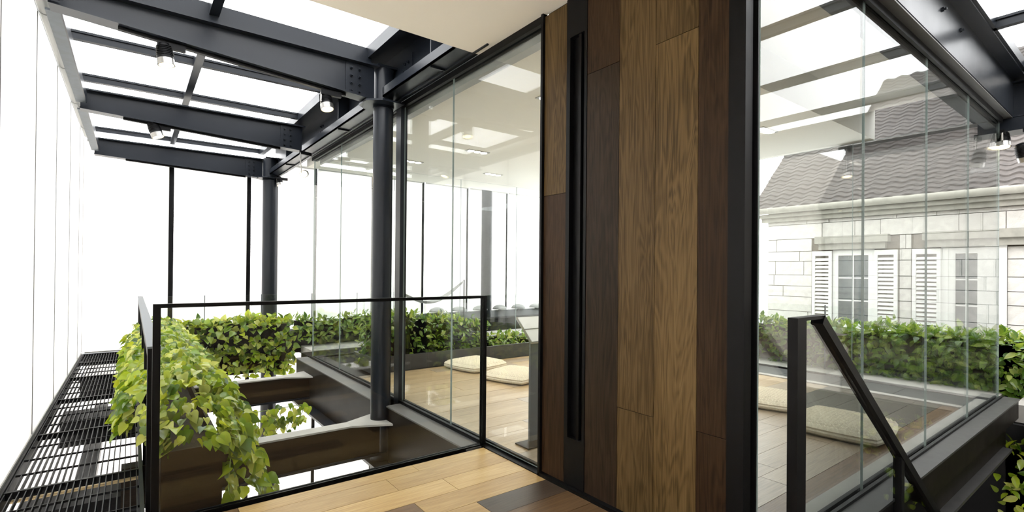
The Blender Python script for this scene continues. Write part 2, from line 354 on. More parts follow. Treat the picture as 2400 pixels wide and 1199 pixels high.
# ------------------------------------------------------------------ door
dr = thing('door_1', (X0, 1.8, 0), 'tall plank door of mixed brown oak with a black recessed pull', 'door', kind='structure')
DX = X0-0.035
def dplank(ya, yb, za, zb, mat):
    g = 0.0015
    MB().box(DX-0.002+random.uniform(0, 0.0012), DX+0.03, ya+g, yb-g, za+g, zb-g).build('plank', mat, dr, (DX, (ya+yb)/2, (za+zb)/2))
ZT, ZB = 2.935, 0.028
dplank(2.228, 2.432, 1.782, ZT, M['d_tan']); dplank(2.228, 2.432, ZB, 1.782, M['d_dark'])
dplank(1.812, 2.054, 2.445, 3.15, M['d_dark']); dplank(1.812, 2.054, ZB, 2.445, M['d_smoke'])
dplank(1.575, 1.812, 0.574, 3.15, M['d_tan']); dplank(1.575, 1.812, ZB, 0.574, M['d_tan'])
dplank(1.336, 1.575, 2.449, 3.15, M['d_tan']); dplank(1.336, 1.575, ZB, 2.449, M['d_gold'])
dplank(1.176, 1.336, 0.568, 3.15, M['d_dark']); dplank(1.176, 1.336, ZB, 0.568, M['d_dark'])
MB().box(DX+0.03, X0+0.03, 1.176, 2.432, ZB, 3.15).build('core', M['black'], dr)
MB().box(DX-0.004, DX+0.03, 2.056, 2.226, ZB, 0.31).box(DX-0.004, DX+0.03, 2.056, 2.226, 2.71, 3.15).box(DX-0.004, DX+0.03, 2.056, 2.076, 0.31, 2.71).box(DX-0.004, DX+0.03, 2.196, 2.226, 0.31, 2.71).build('pull_surround', M['black'], dr)
MB().box(DX+0.004, DX+0.026, 2.110, 2.130, 0.31, 2.71).build('pull_bar', M['black'], dr)
MB().box(X0-0.055, X0+0.03, 2.432, 2.452, 0, ZC).box(X0-0.06, X0+0.0, 1.098, 1.174, 0.0, 3.2).box(X0-0.055, X0+0.03, 1.174, 2.452, 0.0, 0.022).box(X0-0.045, X0+0.02, 2.432, 2.452, ZC-0.02, ZC).build('frame', M['black'], dr)
MB().box(X0+0.022, X0+0.030, Y0-0.004, Y0+0.02, 0.03, 2.94).build('corner_strip', M['black'], dr)

# ------------------------------------------------------------------ steel frame
bolt_mb = MB().cyl((0, 0, 0), (0, -0.014, 0), 0.0155, 0.0155, 6); bolt_mb.cyl((0, -0.012, 0), (0, -0.028, 0), 0.010, 0.008, 8)
bolt_src = None
def bolts(parent, pts, rotz=0):
    global bolt_src
    for p in pts:
        if bolt_src is None:
            me = bolt_mb.mesh('bolt', M['steel']); bolt_src = me
        o = bpy.data.objects.new('bolt', bolt_src); COL.objects.link(o); o.parent = parent
        o.location = Vector(p)-WL[parent.name]; o.rotation_euler = (0, 0, rotz)
lab = ['first steel roof beam, carrying two spotlights, nearest the soffit', 'middle steel roof beam with one spotlight under it', 'last steel roof beam in front of the back blinds']
zl = (3.075, 3.02, 2.99)
XB0, XB1 = -0.47, 1.80
for bi, yb in enumerate(BY):
    o = thing('steel_beam', (0.6, yb, 3.1), lab[bi], 'beam', kind='structure')
    zr, zlft = 2.905, zl[bi]; ft = 0.016; hw = 0.075; top = 3.245
    sl = (zr-zlft)/(XB1-XB0)
    MB().prism([(XB0, zlft), (XB1, zr), (XB1, zr+ft), (XB0, zlft+ft)], 'y', yb-hw, yb+hw).build('bottom_flange', M['steel'], o)
    MB().box(XB0, XB1+0.05, yb-hw, yb+hw, top-ft, top).build('top_flange', M['steel'], o)
    MB().prism([(XB0, zlft+ft), (XB1, zr+ft), (XB1, top-ft), (XB0, top-ft)], 'y', yb-0.006, yb+0.006).build('web', M['steel'], o)
    MB().box(1.55, 1.82, yb-0.018, yb-0.006, 2.93, 3.225).build('splice_plate', M['steel'], o)
    bolts(o, [(xx, yb-0.018, zz) for xx in (1.60, 1.675) for zz in (2.965, 3.035, 3.105, 3.175)])
    # lighting track under the flange
    MB().prism([(-0.1, zlft+sl*0.37-0.022), (1.55, zlft+sl*2.02-0.022), (1.55, zlft+sl*2.02), (-0.1, zlft+sl*0.37)], 'y', yb-0.02, yb+0.02).build('light_track', M['black'], o)
# girder over the glass wall
g = thing('steel_girder', (2.0, 6, 3.0), 'steel edge girder running above the glass wall', 'girder', kind='structure')
MB().box(1.885, 1.90, 3.0, 9.74, 2.955, 3.045).box(1.885, X0-0.04, 3.0, 9.74, 2.955, 2.97).build('bottom_flange', M['steel'], g)
MB().box(2.03, 2.045, 3.0, 9.74, 2.94, 3.40).build('web', M['steel'], g)
MB().box(1.86, 2.16, 3.0, 9.74, 3.40, 3.42).build('top_flange', M['steel'], g)
for yy in (3.62, 5.9, 8.4): MB().box(1.90, 2.03, yy-0.006, yy+0.006, 2.94, 3.40).build('stiffener', M['steel'], g)
MB().box(2.018, 2.03, 4.20, 4.48, 2.96, 3.30).box(2.018, 2.03, 4.76, 5.04, 2.96, 3.30).build('splice_plate', M['steel'], g)
bolts(g, [(2.018, yy, zz) for yy in (4.27, 4.34, 4.86, 4.93) for zz in (3.0, 3.075, 3.15, 3.225)], -math.pi/2)
bolts(g, [(2.018, yy, zz) for yy in (6.86, 6.93, 9.40, 9.47) for zz in (3.0, 3.075, 3.15, 3.225)], -math.pi/2)
# columns
def column(x, y, z0, z1, r, label, cap=True):
    o = thing('steel_column', (x, y, z0), label, 'column', kind='structure')
    MB().cyl((x, y, z0), (x, y, z1), r, r, 40).build('shaft', M['steel'], o, smooth=True)
    if cap:
        MB().cyl((x, y, 2.862), (x, y, 2.882), r+0.012, r+0.004, 32).build('weld_ring', M['steel'], o, smooth=True)
        MB().prism([(x-0.21, y-0.09), (x-0.09, y-0.20), (x+0.13, y-0.20), (x+0.13, y+0.20), (x-0.09, y+0.20), (x-0.21, y+0.09)], 'z', 2.885, 2.902).build('gusset_plate', M['steel'], o)
        MB().box(x-0.10, x+0.10, y-0.10, y+0.10, z1, z1+0.02).build('head_plate', M['steel'], o)
    return o
CX = 1.93
column(CX, 4.64, ZL, 3.24, 0.094, 'near round steel column standing against the glass wall')
column(CX, 9.62, ZL, 3.24, 0.125, 'far round steel column beside the back blinds')
column(6.5, 9.55, ZL, 3.24, 0.125, 'round steel column behind the room seen through the glass', False)
# right-hand box girder
g2 = thing('steel_girder', (5, 1.05, 3.1), 'steel girder over the stair side of the glass room', 'girder', kind='structure')
MB().box(2.2, 7.55, 1.00, 1.02, 2.94, 3.32).build('web', M['steel'], g2)
MB().box(2.2, 7.45, 1.00, 1.30, ZC-0.02, ZC).build('bottom_flange', M['steel_mid'], g2)
MB().box(2.2, 7.55, 0.90, 1.25, 3.32, 3.34).build('top_flange', M['steel'], g2)
MB().box(2.2, 7.55, Y0+0.03, Y0+0.12, ZC-0.10, ZC-0.02).build('blind_cassette', M['steel_mid'], g2)
bolts(g2, [(xx, 1.0, 3.2) for xx in (4.6, 5.1)])
for p in (1,):
    cb = thing('steel_beam', (7.35, -0.5, 3.1), 'dark steel cross beam above the stair spotlights', 'beam', kind='structure')
    MB().box(7.30, 7.315, -2.4, 1.0, 2.95, 3.30).build('web', M['steel'], cb)
    MB().box(7.22, 7.40, -2.4, 1.0, 3.29, 3.305).build('top_flange', M['steel'], cb)
    MB().box(7.22, 7.40, -2.4, 1.0, 2.935, 2.95).build('bottom_flange', M['steel'], cb)
    MB().box(7.22, 7.5, 0.9, 2.6, 2.80, 2.93).build('end_bracket', M['steel'], cb)
# edge channel along the left skylight
ec = thing('edge_channel', (-0.43, 7.2, 3.1), 'steel channel with a lit grey underside tying the beam ends beside the left blinds', 'channel', kind='structure')
for a, b, z in ((4.62, 7.18, 3.06), (7.18, 9.74, 3.02), (2.4, 4.62, 3.08)):
    MB().box(-0.50, -0.42, a+0.08, b-0.08, z+0.02, z+0.035).build('channel_base', M['steel_grey'], ec)  # light on the underside put into a paler grey than the lip
    MB().box(-0.42, -0.41, a+0.08, b-0.08, z+0.02, z+0.13).build('channel_lip', M['steel'], ec)

# ------------------------------------------------------------------ skylights
sk = thing('roof_skylight', (0.7, 6.5, 3.38), 'glazed skylight above the void and planter', 'skylight', kind='structure')
ZP = 3.35
yb_ = [3.4, 4.70, 5.96, 7.22, 8.50, 9.80]
xb_ = [-0.62, -0.36, 0.50, 1.78]
for yv in yb_[1:]:
    for a, b in ((-0.62, 0.47), (0.53, 1.80)):
        MB().box(a, b, yv-0.03, yv+0.03, ZP, ZP+0.055).box(a, b, yv-0.045, yv+0.045, ZP+0.055, ZP+0.075).build('glazing_bar', M['steel'], sk)
for xv in (0.50, 1.80):
    MB().box(xv-0.035, xv+0.035, 3.0, 9.85, ZP-0.03, ZP+0.085).build('rafter', M['steel'], sk)
MB().box(1.80, 2.1, 3.0, 9.85, ZP+0.06, ZP+0.075).build('flashing', M['steel'], sk)
MB().box(-0.47, 1.80, 4.625, 4.665, 3.245, ZP+0.05).build('upstand', M['steel'], sk)
MB().box(-0.66, -0.58, 3.0, 9.85, ZP, ZP+0.08).build('eaves_bar', M['steel'], sk)
for i in range(5):
    for a, b in ((-0.60, 0.49), (0.51, 1.79)):
        MB().box(a, b, yb_[i]+0.01, yb_[i+1]-0.01, ZP+0.085, ZP+0.097).build('pane', M['roofglass'], sk)
sk2 = thing('roof_skylight', (6, -0.7, 3.38), 'glazed skylight over the stair beside the right-hand girder', 'skylight', kind='structure')
for xv in (3.05, 4.35, 5.68, 7.02, 8.4):
    MB().box(xv-0.03, xv+0.03, -2.4, 0.95, 3.34, 3.40).box(xv-0.05, xv+0.05, -2.4, 0.95, 3.40, 3.42).build('glazing_bar', M['steel'], sk2)
MB().box(2.4, 8.5, 0.88, 0.96, 3.34, 3.44).build('edge_bar', M['steel'], sk2)
for a, b in ((3.05, 4.35), (4.35, 5.68), (5.68, 7.02), (7.02, 8.4)):
    MB().box(a+0.01, b-0.01, -2.4, 0.92, 3.425, 3.437).build('pane', M['roofglass'], sk2)
c3 = MB().box(X0-0.02, 3.0, -2.4, 0.90, 3.30, 3.42).build('ceiling', M['ceilw'])
tag(c3, 'white plaster ceiling above the stair landing', 'ceiling', kind='structure')

# ------------------------------------------------------------------ blinds and outer glazing
wl = thing('window_5', (-0.68, 5, 0), 'glazed outer wall behind the long row of blinds', 'window', kind='structure')
wb = thing('window_6', (4, 10.0, 0), 'glazed outer wall behind the back blinds', 'window', kind='structure')
yjs = [-1.25, 0.05, 1.35, 2.65, 3.95, 5.25, 6.55, 7.87, 9.18, 9.86]
names = ['', '', 'third', 'fourth', 'fifth', 'sixth', 'seventh', 'eighth']
for j in yjs:
    MB().box(-0.72, -0.66, j-0.03, j+0.03, ZL, 3.4).build('mullion', M['steel_grey'], wl)
    MB().box(XL-0.012, XL+0.004, j-0.005, j+0.005, 0.02, 3.26).build('blind_gap_strip', M['steel_mid'], wl)  # added strip standing in for the dark gap between two blinds
for a, b in zip(yjs[:-1], yjs[1:]):
    MB().box(-0.705, -0.695, a+0.03, b-0.03, -0.1, 3.4).build('pane', M['roofglass'], wl)
MB().box(-0.72, -0.655, -1.25, 9.9, -0.14, 0.02).build('transom', M['black'], wl)
ordn = ['first', 'second', 'third', 'fourth', 'fifth', 'sixth', 'seventh', 'eighth', 'ninth', 'tenth']
n = len(yjs)-1
for i, (a, b) in enumerate(zip(yjs[:-1], yjs[1:])):
    k = n-1-i
    o = thing('roller_blind', (XL, (a+b)/2, 0.0), f'white roller blind on the long side wall, {ordn[k]} from the back corner', 'blind', 'blinds on the long side wall')
    MB().box(XL-0.001, XL+0.001, a+0.008, b-0.008, 0.03, 3.27).build('fabric', M['fabric'], o)
    MB().cyl((XL+0.045, a+0.012, 3.29), (XL+0.045, b-0.012, 3.29), 0.045, 0.045, 20).build('roller_tube', M['tube'], o, smooth=True)
    MB().box(XL-0.008, XL+0.008, a+0.008, b-0.008, 0.012, 0.03).build('bottom_bar', M['tube'], o)
xjs = [-0.60, 0.50, 1.64, 2.78, 3.92, 5.06, 6.20, 7.34, 8.48]
for j in xjs[1:]:
    MB().box(j-0.035, j+0.035, YB+0.03, YB+0.10, ZL, 3.3).build('mullion', M['black'], wb)
for a, b in zip(xjs[:-1], xjs[1:]):
    MB().box(a+0.03, b-0.03, YB+0.06, YB+0.07, -0.1, 3.3).build('pane', M['roofglass'], wb)
MB().box(-0.6, 8.5, YB+0.02, YB+0.1, -0.14, 0.0).build('transom', M['black'], wb)
for i, (a, b) in enumerate(zip(xjs[:-1], xjs[1:])):
    o = thing('roller_blind', ((a+b)/2, YB, 0), f'white roller blind on the back wall, {ordn[i]} from the left corner', 'blind', 'blinds on the back wall')
    MB().box(a+(0.0 if i == 0 else 0.036), b-0.036, YB-0.001, YB+0.001, 0.03, 3.22).build('fabric', M['fabric'], o)
    MB().cyl((a+0.04, YB-0.04, 3.24), (b-0.04, YB-0.04, 3.24), 0.04, 0.04, 16).build('roller_tube', M['tube'], o, smooth=True)
    MB().box(a+0.036, b-0.036, YB-0.008, YB+0.008, 0.012, 0.03).build('bottom_bar', M['tube'], o)
# lower level blinds
for i, (a, b) in enumerate(zip(xjs[:-1], xjs[1:])):
    o = thing('roller_blind', ((a+b)/2, YB, ZL), f'white blind of the lower level back wall, {ordn[i]} from the left corner', 'blind', 'blinds of the lower back wall')
    MB().box(a+0.036, b-0.036, YB-0.001, YB+0.001, ZL+0.05, -0.16).build('fabric', M['fabric'], o)
    MB().box(a+0.036, b-0.036, YB-0.008, YB+0.008, ZL+0.03, ZL+0.05).build('bottom_bar', M['tube'], o)
for i, (a, b) in enumerate(zip(yjs[:-1], yjs[1:])):
    o = thing('roller_blind', (XL, (a+b)/2, ZL), f'white blind of the lower level side wall, {ordn[n-1-i]} from the back corner', 'blind', 'blinds of the lower side wall')
    MB().box(XL-0.001, XL+0.001, a+0.01, b-0.01, ZL+0.05, -0.16).build('fabric', M['fabric'], o)
    MB().box(XL-0.008, XL+0.008, a+0.01, b-0.01, ZL+0.03, ZL+0.05).build('bottom_bar', M['tube'], o)

# ------------------------------------------------------------------ void joists
jl = ['near brown steel joist with a pale top crossing the void', 'middle brown steel joist with a pale top crossing the void', 'far brown steel joist at the end of the void']
for i, yv in enumerate(BY):
    o = thing('floor_joist', (1.0, yv, -0.3), jl[i], 'joist', kind='structure')
    MB().box(0.45, 1.955, yv-0.075, yv+0.075, -0.145, -0.13).build('top_flange', M['concrete'], o)
    MB().prism([(1.62, yv-0.075), (1.95, yv-0.23), (1.95, yv+0.23), (1.62, yv+0.075)], 'z', -0.146, -0.129).build('haunch_plate', M['concrete'], o)
    MB().box(-0.05, 1.955, yv-0.065, yv+0.065, -0.43, -0.145).build('web', M['w_plant'], o, (0.9, yv, -0.3))
    MB().box(-0.05, 1.955, yv-0.09, yv+0.09, -0.45, -0.43).build('lower_flange', M['steel'], o)
# ------------------------------------------------------------------ steel grating walkway
gb = [3.12, 4.05, 5.30, 6.60, 7.85, 9.0, 9.86]
bar = None
for i, (a, b) in enumerate(zip(gb[:-1], gb[1:])):
    o = thing('steel_grating', (-0.28, (a+b)/2, 0), f'black steel grating panel of the walkway, {ordn[i]} from the deck', 'grating', 'walkway grating panels', kind='structure')
    mb = MB()
    xx = -0.57
    while xx < 0.045:
        mb.box(xx-0.0025, xx+0.0025, a+0.01, b-0.01, -0.032, 0.0); xx += 0.0302
    st = mb.build('bearing_bars', M['grating'], o); st['kind'] = 'stuff'
    yv = a+0.31
    while yv < b-0.12:
        MB().box(-0.575, 0.045, yv-0.003, yv+0.003, -0.012, 0.001).build('cross_rod', M['grating'], o); yv += 0.31
    MB().box(-0.575, 0.045, a, a+0.012, -0.04, 0.003).box(-0.575, 0.045, b-0.012, b, -0.04, 0.003).build('end_bar', M['black'], o)
ks = thing('walkway_frame', (-0.28, 6.5, -0.2), 'black steel edge angles carrying the grating walkway', 'frame', kind='structure')
MB().box(-0.61, -0.575, 3.1, 9.9, -0.12, 0.012).build('outer_angle', M['black'], ks)
MB().box(0.045, 0.065, 3.1, 9.9, -0.35, 0.012).build('inner_angle', M['steel'], ks)
for yv in BY:
    MB().box(-0.62, 0.06, yv-0.05, yv+0.45, -0.62, -0.34).build('bearer', M['black'], ks)
MB().box(-0.42, -0.28, 3.1, 9.85, -0.95, -0.75).build('cable_tray', M['darktile'], ks)
pp = MB().cyl((-0.6, 4.42, -0.18), (0.05, 4.42, -0.18), 0.012, 0.012, 10).build('pipe', M['pipe'], smooth=True)
tag(pp, 'thin brass pipe crossing under the grating walkway', 'pipe')

# ------------------------------------------------------------------ railings
RY = 3.13
r = thing('glass_railing', (1.1, RY, 0), 'black framed glass railing at the edge of the deck', 'railing')
MB().box(0.085, 2.125, RY-0.02, RY+0.02, 1.098, 1.118).build('top_rail', M['black'], r)
MB().box(0.085, 0.118, RY-0.02, RY+0.02, -0.2, 1.098).build('post', M['black'], r)
MB().box(2.092, 2.125, RY-0.02, RY+0.02, 0.0, 1.098).build('post', M['black'], r)
MB().box(0.118, 2.092, RY-0.02, RY+0.02, -0.04, 0.012).build('bottom_rail', M['black'], r)
pane(r, 0.118, 2.092, RY-0.006, RY+0.006, 0.012, 1.098)
sb = thing('steel_balustrade', (0.1, 6.4, 0), 'dark steel balustrade with flat cap between grating and planter', 'railing')
MB().box(0.068, 0.130, 3.36, 9.55, 0.862, 0.874).build('cap', M['steel_grey'], sb)
MB().box(0.070, 0.128, 3.362, 3.44, -0.2, 0.862).build('post', M['black'], sb)
for yv in (4.6, 5.85, 7.1, 8.35, 9.5): MB().box(0.075, 0.125, yv-0.03, yv+0.03, -0.2, 0.862).build('post', M['black'], sb)
for zz in (0.78,): MB().box(0.072, 0.080, 3.4, 9.5, 0.80, 0.862).build('fascia_strip', M['black'], sb)
# rear frameless parapet
rp = thing('glass_parapet', (2, 9.3, 0), 'low frameless glass parapet behind the rear hedge', 'railing')
xv = -0.4
for k in range(5):
    a = 0.10+k*0.83; pane(rp, a+0.004, a+0.826, 9.40, 9.412, 0.1, 0.865)
for k in range(5):
    a = 0.10+k*0.83; MB().box(a-0.006, a+0.006, 9.385, 9.40, 0.1, 0.875).build('post', M['steel_grey'], rp)
rt = thing('glass_parapet', (7.7, 3, 0), 'low frameless glass parapet in front of the terrace hedge', 'railing')
for k in range(3):
    a = 1.18+k*1.75; pane(rt, 7.70, 7.71, a+0.004, a+1.746, -0.02, 0.86)
    MB().box(7.695, 7.715, a-0.010, a+0.004, -0.02, 0.87).build('post', M['steel_grey'], rt)
# stair railing
SY = 0.93
sr = thing('stair_railing', (2.2, SY, 0), 'black steel stair handrail with glass infill sloping down the stair', 'railing')
def slope(x): return 1.114 + (x-2.385)*(0.295-1.114)/(3.474-2.385)
MB().box(2.135, 2.215, SY-0.02, SY+0.02, -0.2, 1.122).build('post', M['black'], sr)
MB().box(2.215, 2.39, SY-0.02, SY+0.02, 1.108, 1.122).build('top_rail', M['black'], sr)
MB().prism([(2.385, 1.122), (5.2, slope(5.2)+0.008), (5.2, slope(5.2)-0.055), (2.36, 1.07+0.018)], 'y', SY-0.025, SY+0.025).build('handrail', M['black'], sr)
MB().box(3.425, 3.475, SY-0.02, SY+0.02, -1.2, slope(3.45)-0.03).build('post', M['black'], sr)
MB().box(4.725, 4.775, SY-0.02, SY+0.02, -2.0, slope(4.75)-0.03).build('post', M['black'], sr)
gp = MB().prism([(2.215, 0.0), (3.425, -0.95), (3.425, slope(3.425)-0.055), (2.385, 1.07), (2.215, 1.10)], 'y', SY-0.005, SY+0.005)
gp.build('glass_infill', M['glass'], sr)
MB().prism([(3.475, -0.99), (4.725, -1.95), (4.725, slope(4.725)-0.055), (3.475, slope(3.475)-0.055)], 'y', SY-0.005, SY+0.005).build('glass_infill', M['glass'], sr)
st = thing('staircase', (3.2, 0.3, -1), 'oak stair treads descending beside the glass room', 'staircase', kind='structure')
for k in range(8):
    x = 2.55+0.25*k; z = -0.19*(k+1)
    MB().box(x, x+0.28, -0.4, 0.90, z-0.04, z).build('tread', M['w_brown'], st, (x, 0.3, z))
MB().prism([(2.5, -0.05), (4.7, -1.72), (4.7, -1.95), (2.5, -0.30)], 'y', 0.90, 0.915).build('stringer', M['black'], st)

# ------------------------------------------------------------------ spotlights
def spotlight(loc, ztop, label, tilt=(0, 0, -1), sc=1.0, ang=0.0, power=6):
    """loc: world centre of the lamp's front ring; ztop: height of the track it hangs from"""
    x, y, z = loc
    o = thing('track_spotlight', (x, y, ztop), label, 'spotlight', 'track spotlights')
    d = Vector(tilt).normalized()
    c = Vector(loc)
    ca, sa = math.cos(ang), math.sin(ang)
    def loc2(px, py, pz): return (x+px*ca-py*sa, y+px*sa+py*ca, ztop+pz)
    mb = MB(); vv = [loc2(px, py, pz) for px in (-0.06, 0.12) for py in (-0.018, 0.018) for pz in (-0.045, 0)]
    mb.add(vv, [(0,1,3,2),(4,6,7,5),(0,4,5,1),(2,3,7,6),(0,2,6,4),(1,5,7,3)]); mb.build('mount', M['black'], o)
    side = Vector((-ca, -sa, 0))
    pj = Vector(loc2(-0.055, 0, -0.05))
    MB().cyl(pj+Vector((0, 0, 0.02)), pj-Vector((0, 0, 0.06)), 0.009*sc, 0.009*sc, 10).cyl(pj-Vector((0, 0, 0.06)), c-d*0.045*sc+side*0.05*sc, 0.007*sc, 0.007*sc, 8).build('arm', M['silver'], o, smooth=True)
    hs = MB()
    prof = [(0.17, 0.020), (0.16, 0.040), (0.155, 0.042), (0.045, 0.056)]
    for (a, ra), (b, rb) in zip(prof[:-1], prof[1:]): hs.cyl(c-d*a*sc, c-d*b*sc, ra*sc, rb*sc, 24)
    for k in range(6): hs.cyl(c-d*(0.07+k*0.013)*sc, c-d*(0.073+k*0.013)*sc, 0.0585*sc-k*0.0012, 0.0585*sc-k*0.0012, 24)
    hs.build('housing', M['black'], o, smooth=True)
    MB().cyl(c-d*0.045*sc, c, 0.056*sc, 0.056*sc, 28, caps=False).cyl(c-d*0.045*sc, c, 0.051*sc, 0.051*sc, 28, caps=False).cyl(c-d*0.004, c-d*0.0, 0.0575*sc, 0.0575*sc, 28, caps=False).build('ring', M['silver'], o, smooth=True)
    MB().cyl(c-d*0.018*sc, c-d*0.012*sc, 0.050*sc, 0.050*sc, 28).build('lens', M['lens'], o)
    ld = bpy.data.lights.new('spot_lamp', 'SPOT'); ld.energy = power; ld.color = (1, 0.85, 0.62); ld.spot_size = math.radians(70); ld.spot_blend = 0.6; ld.shadow_soft_size = 0.04
    lo = bpy.data.objects.new('spot_lamp', ld); COL.objects.link(lo); lo.parent = o
    lo.location = c + d*0.01 - Vector((x, y, ztop)); lo.rotation_euler = d.to_track_quat('-Z', 'Y').to_euler()
    return o
def zb(bi, x): return zl[bi]+(2.905-zl[bi])*(x-XB0)/(XB1-XB0)-0.02
spotlight((0.19, 4.60, 2.835), zb(0, 0.19), 'black spotlight with silver ring under the first beam, farther from the column', (0.12, -0.05, -1))
spotlight((1.385, 4.60, 2.745), zb(0, 1.385), 'lit black spotlight with silver ring under the first beam near the column', (0.08, -0.25, -1))
spotlight((0.225, 7.16, 2.83), zb(1, 0.22), 'black spotlight with silver ring under the middle beam', (0.35, -0.1, -1), 1.15)
spotlight((1.84, 7.13, 2.60), 2.906, 'brightly lit spotlight at the column end of the middle beam', (-0.45, -1.0, -0.25), 0.9, 0.5, 10)
spotlight((2.05, 9.45, 2.77), 2.91, 'small spotlight beside the far steel column', (0.2, -0.2, -1), 1.0)
spotlight((7.17, 1.06, 2.63), 2.80, 'black spotlight at the glass corner under the cross beam', (-0.25, -0.1, -1), 1.05)
spotlight((7.22, 0.90, 2.47), 2.80, 'black spotlight by the stone building roof, cut by the picture edge', (0.35, -0.2, -1), 1.1)
spotlight((7.30, -0.35, 2.55), 2.93, 'black spotlight over the stair under the far cross beam', (-0.2, 0.1, -1), 1.0)
# recessed downlights
for i, (x, y, lb) in enumerate([(5.79, 2.83, 'triple recessed downlight nearest the stair girder'), (3.78, 5.80, 'triple recessed downlight above the square cushions'), (3.35, 6.95, 'triple recessed downlight close to the far glass corner'), (4.87, 6.98, 'triple recessed downlight near the rear glass wall'), (3.2, 3.6, 'triple recessed downlight above the info stand'), (5.6, 4.6, 'triple recessed downlight in the middle of the room ceiling')]):
    o = thing('recessed_downlight', (x, y, ZC), lb, 'downlight', 'triple recessed downlights')
    MB().box(x-0.17, x+0.17, y-0.06, y+0.06, ZC-0.006, ZC+0.002).build('housing', M['tube'], o)
    ld = bpy.data.lights.new('downlight_beam', 'SPOT'); ld.energy = 130; ld.color = (1, 0.90, 0.74); ld.spot_size = math.radians(110); ld.spot_blend = 0.8; ld.shadow_soft_size = 0.12
    lo = bpy.data.objects.new('downlight_beam', ld); COL.objects.link(lo); lo.parent = o; lo.location = (0, 0, -0.03)
    for k in (-1, 0, 1):
        MB().cyl((x+k*0.105, y, ZC-0.012), (x+k*0.105, y, ZC-0.005), 0.045, 0.045, 20).build('lamp', M['down'], o)

# ------------------------------------------------------------------ cushions
def cushion_mesh():
    N = 126; A, H = 0.30, 0.105; v = []; f = []
    K = 21
    def pos(u, v_):
        x = u*math.sqrt(1-0.16*v_*v_); y = v_*math.sqrt(1-0.16*u*u); return x*A*1.05, y*A*1.05
    for j in range(N+1):
        for i in range(N+1):
            u = -1+2*i/N; w_ = -1+2*j/N; x, y = pos(u, w_)
            m = max(abs(u), abs(w_))
            b = 0.5*(abs(math.sin(math.pi*K*u/1.0*0.5))+abs(math.sin(math.pi*K*w_*0.5)))
            par = (int((u+1)*K*0.5)+int((w_+1)*K*0.5)) % 2
            z = H*(1-0.30*m**8) + 0.013*b + (0.004 if par else 0)
            v.append((x, y, z))
    for j in range(N):
        for i in range(N):
            a = j*(N+1)+i; f.append((a, a+1, a+N+2, a+N+1))
    ring = [i for i in range(N)] + [j*(N+1)+N for j in range(N)] + [N*(N+1)+N-i for i in range(N)] + [(N-j)*(N+1) for j in range(N)]
    prev = ring
    for lv, (zf, out) in enumerate([(0.62, 0.022), (0.50, 0.016), (0.38, 0.024), (0.2, 0.018), (0.0, -0.02)]):
        cur = []
        for k, idx in enumerate(ring):
            x, y, z = v[idx]; l = math.hypot(x, y); s = 1+out/l
            wv = 0.004*abs(math.sin(k*math.pi*K*2/len(ring)*2))
            cur.append(len(v)); v.append((x*s*(1+wv), y*s*(1+wv), H*zf))
        for k in range(len(ring)):
            k2 = (k+1) % len(ring); f.append((prev[k], cur[k], cur[k2], prev[k2]))
        prev = cur
    f.append(tuple(prev))
    mb = MB(); mb.add(v, f); me = mb.mesh('cushion', M['cream'], True); return me
cm = cushion_mesh()
for (x, y, a, sc, lb) in [(3.70, 5.68, 10, 0.98, 'cream woven floor cushion nearer the dark planter'), (3.72, 4.82, 18, 0.95, 'cream woven floor cushion partly hidden by the info stand'), (5.10, 2.48, 12, 0.95, 'cream woven floor cushion beside the door corner strip'), (4.72, 1.66, 4, 1.03, 'cream woven floor cushion behind the stair handrail')]:
    o = bpy.data.objects.new('floor_cushion', cm); COL.objects.link(o); o.location = (x, y, 0.001); o.rotation_euler = (0, 0, math.radians(a)); o.scale = (sc, sc, sc)
    tag(o, lb, 'cushion', 'cream woven floor cushions')

# ------------------------------------------------------------------ info stand
o = thing('info_stand', (2.45, 2.95, 0), 'grey information stand with a tilted white panel inside the glass', 'sign stand')
MB().box(2.31, 2.60, 2.83, 2.99, 0.002, 0.012).build('base', M['black'], o)
MB().box(2.417, 2.575, 2.945, 2.965, 0.012, 0.84).build('post', M['greypost'], o)
def tilted(x0, x1, y0, z0, y1, z1, th, nm, mt, par):
    dy, dz = y1-y0, z1-z0; l = math.hypot(dy, dz); ny, nz = -dz/l*th, dy/l*th
    mb = MB(); mb.prism([(y0, z0), (y1, z1), (y1+ny, z1+nz), (y0+ny, z0+nz)], 'x', x0, x1); return mb.build(nm, mt, par)
tilted(2.355, 2.59, 2.87, 0.765, 3.06, 0.942, 0.010, 'panel', M['silver'], o)
def on(t): return 2.87-0.0068+0.19*t, 0.765+0.0073+0.177*t
for a, b in ((0.04, 0.48), (0.52, 0.97)):
    (ya, za), (yb2, zb2) = on(a), on(b)
    tilted(2.368, 2.578, ya, za, yb2, zb2, 0.004, 'sheet', M['white'], o)

# ------------------------------------------------------------------ foliage
def leaf_geo(kind):
    if kind == 'heart': half = [(0.0, 0.0), (-0.07, 0.20), (0.06, 0.38), (0.32, 0.41), (0.64, 0.25), (1.0, 0.0)]
    else: half = [(0.0, 0.0), (0.10, 0.13), (0.33, 0.24), (0.60, 0.22), (0.83, 0.11), (1.0, 0.0)]
    v = []; f = []
    def z(x, y): return 0.34*abs(y) - 0.30*x*x + 0.10*x
    mid = [(0.0, 0), (0.30, 0), (0.62, 0), (1.0, 0)]
    for x, y in mid: v.append((x, 0, z(x, 0)))
    for sgn in (1, -1):
        o = len(v)
        for x, y in half[1:-1]: v.append((x, sgn*y, z(x, y)))
        q = [(0, 1, o+1, o), (1, o+2, o+1), (1, 2, o+3, o+2), (2, 3, o+3)]
        f += q if sgn == -1 else [t[::-1] for t in q]
    return np.array(v), f
LG = {k: leaf_geo(k) for k in ('heart', 'oval')}
LM = {}
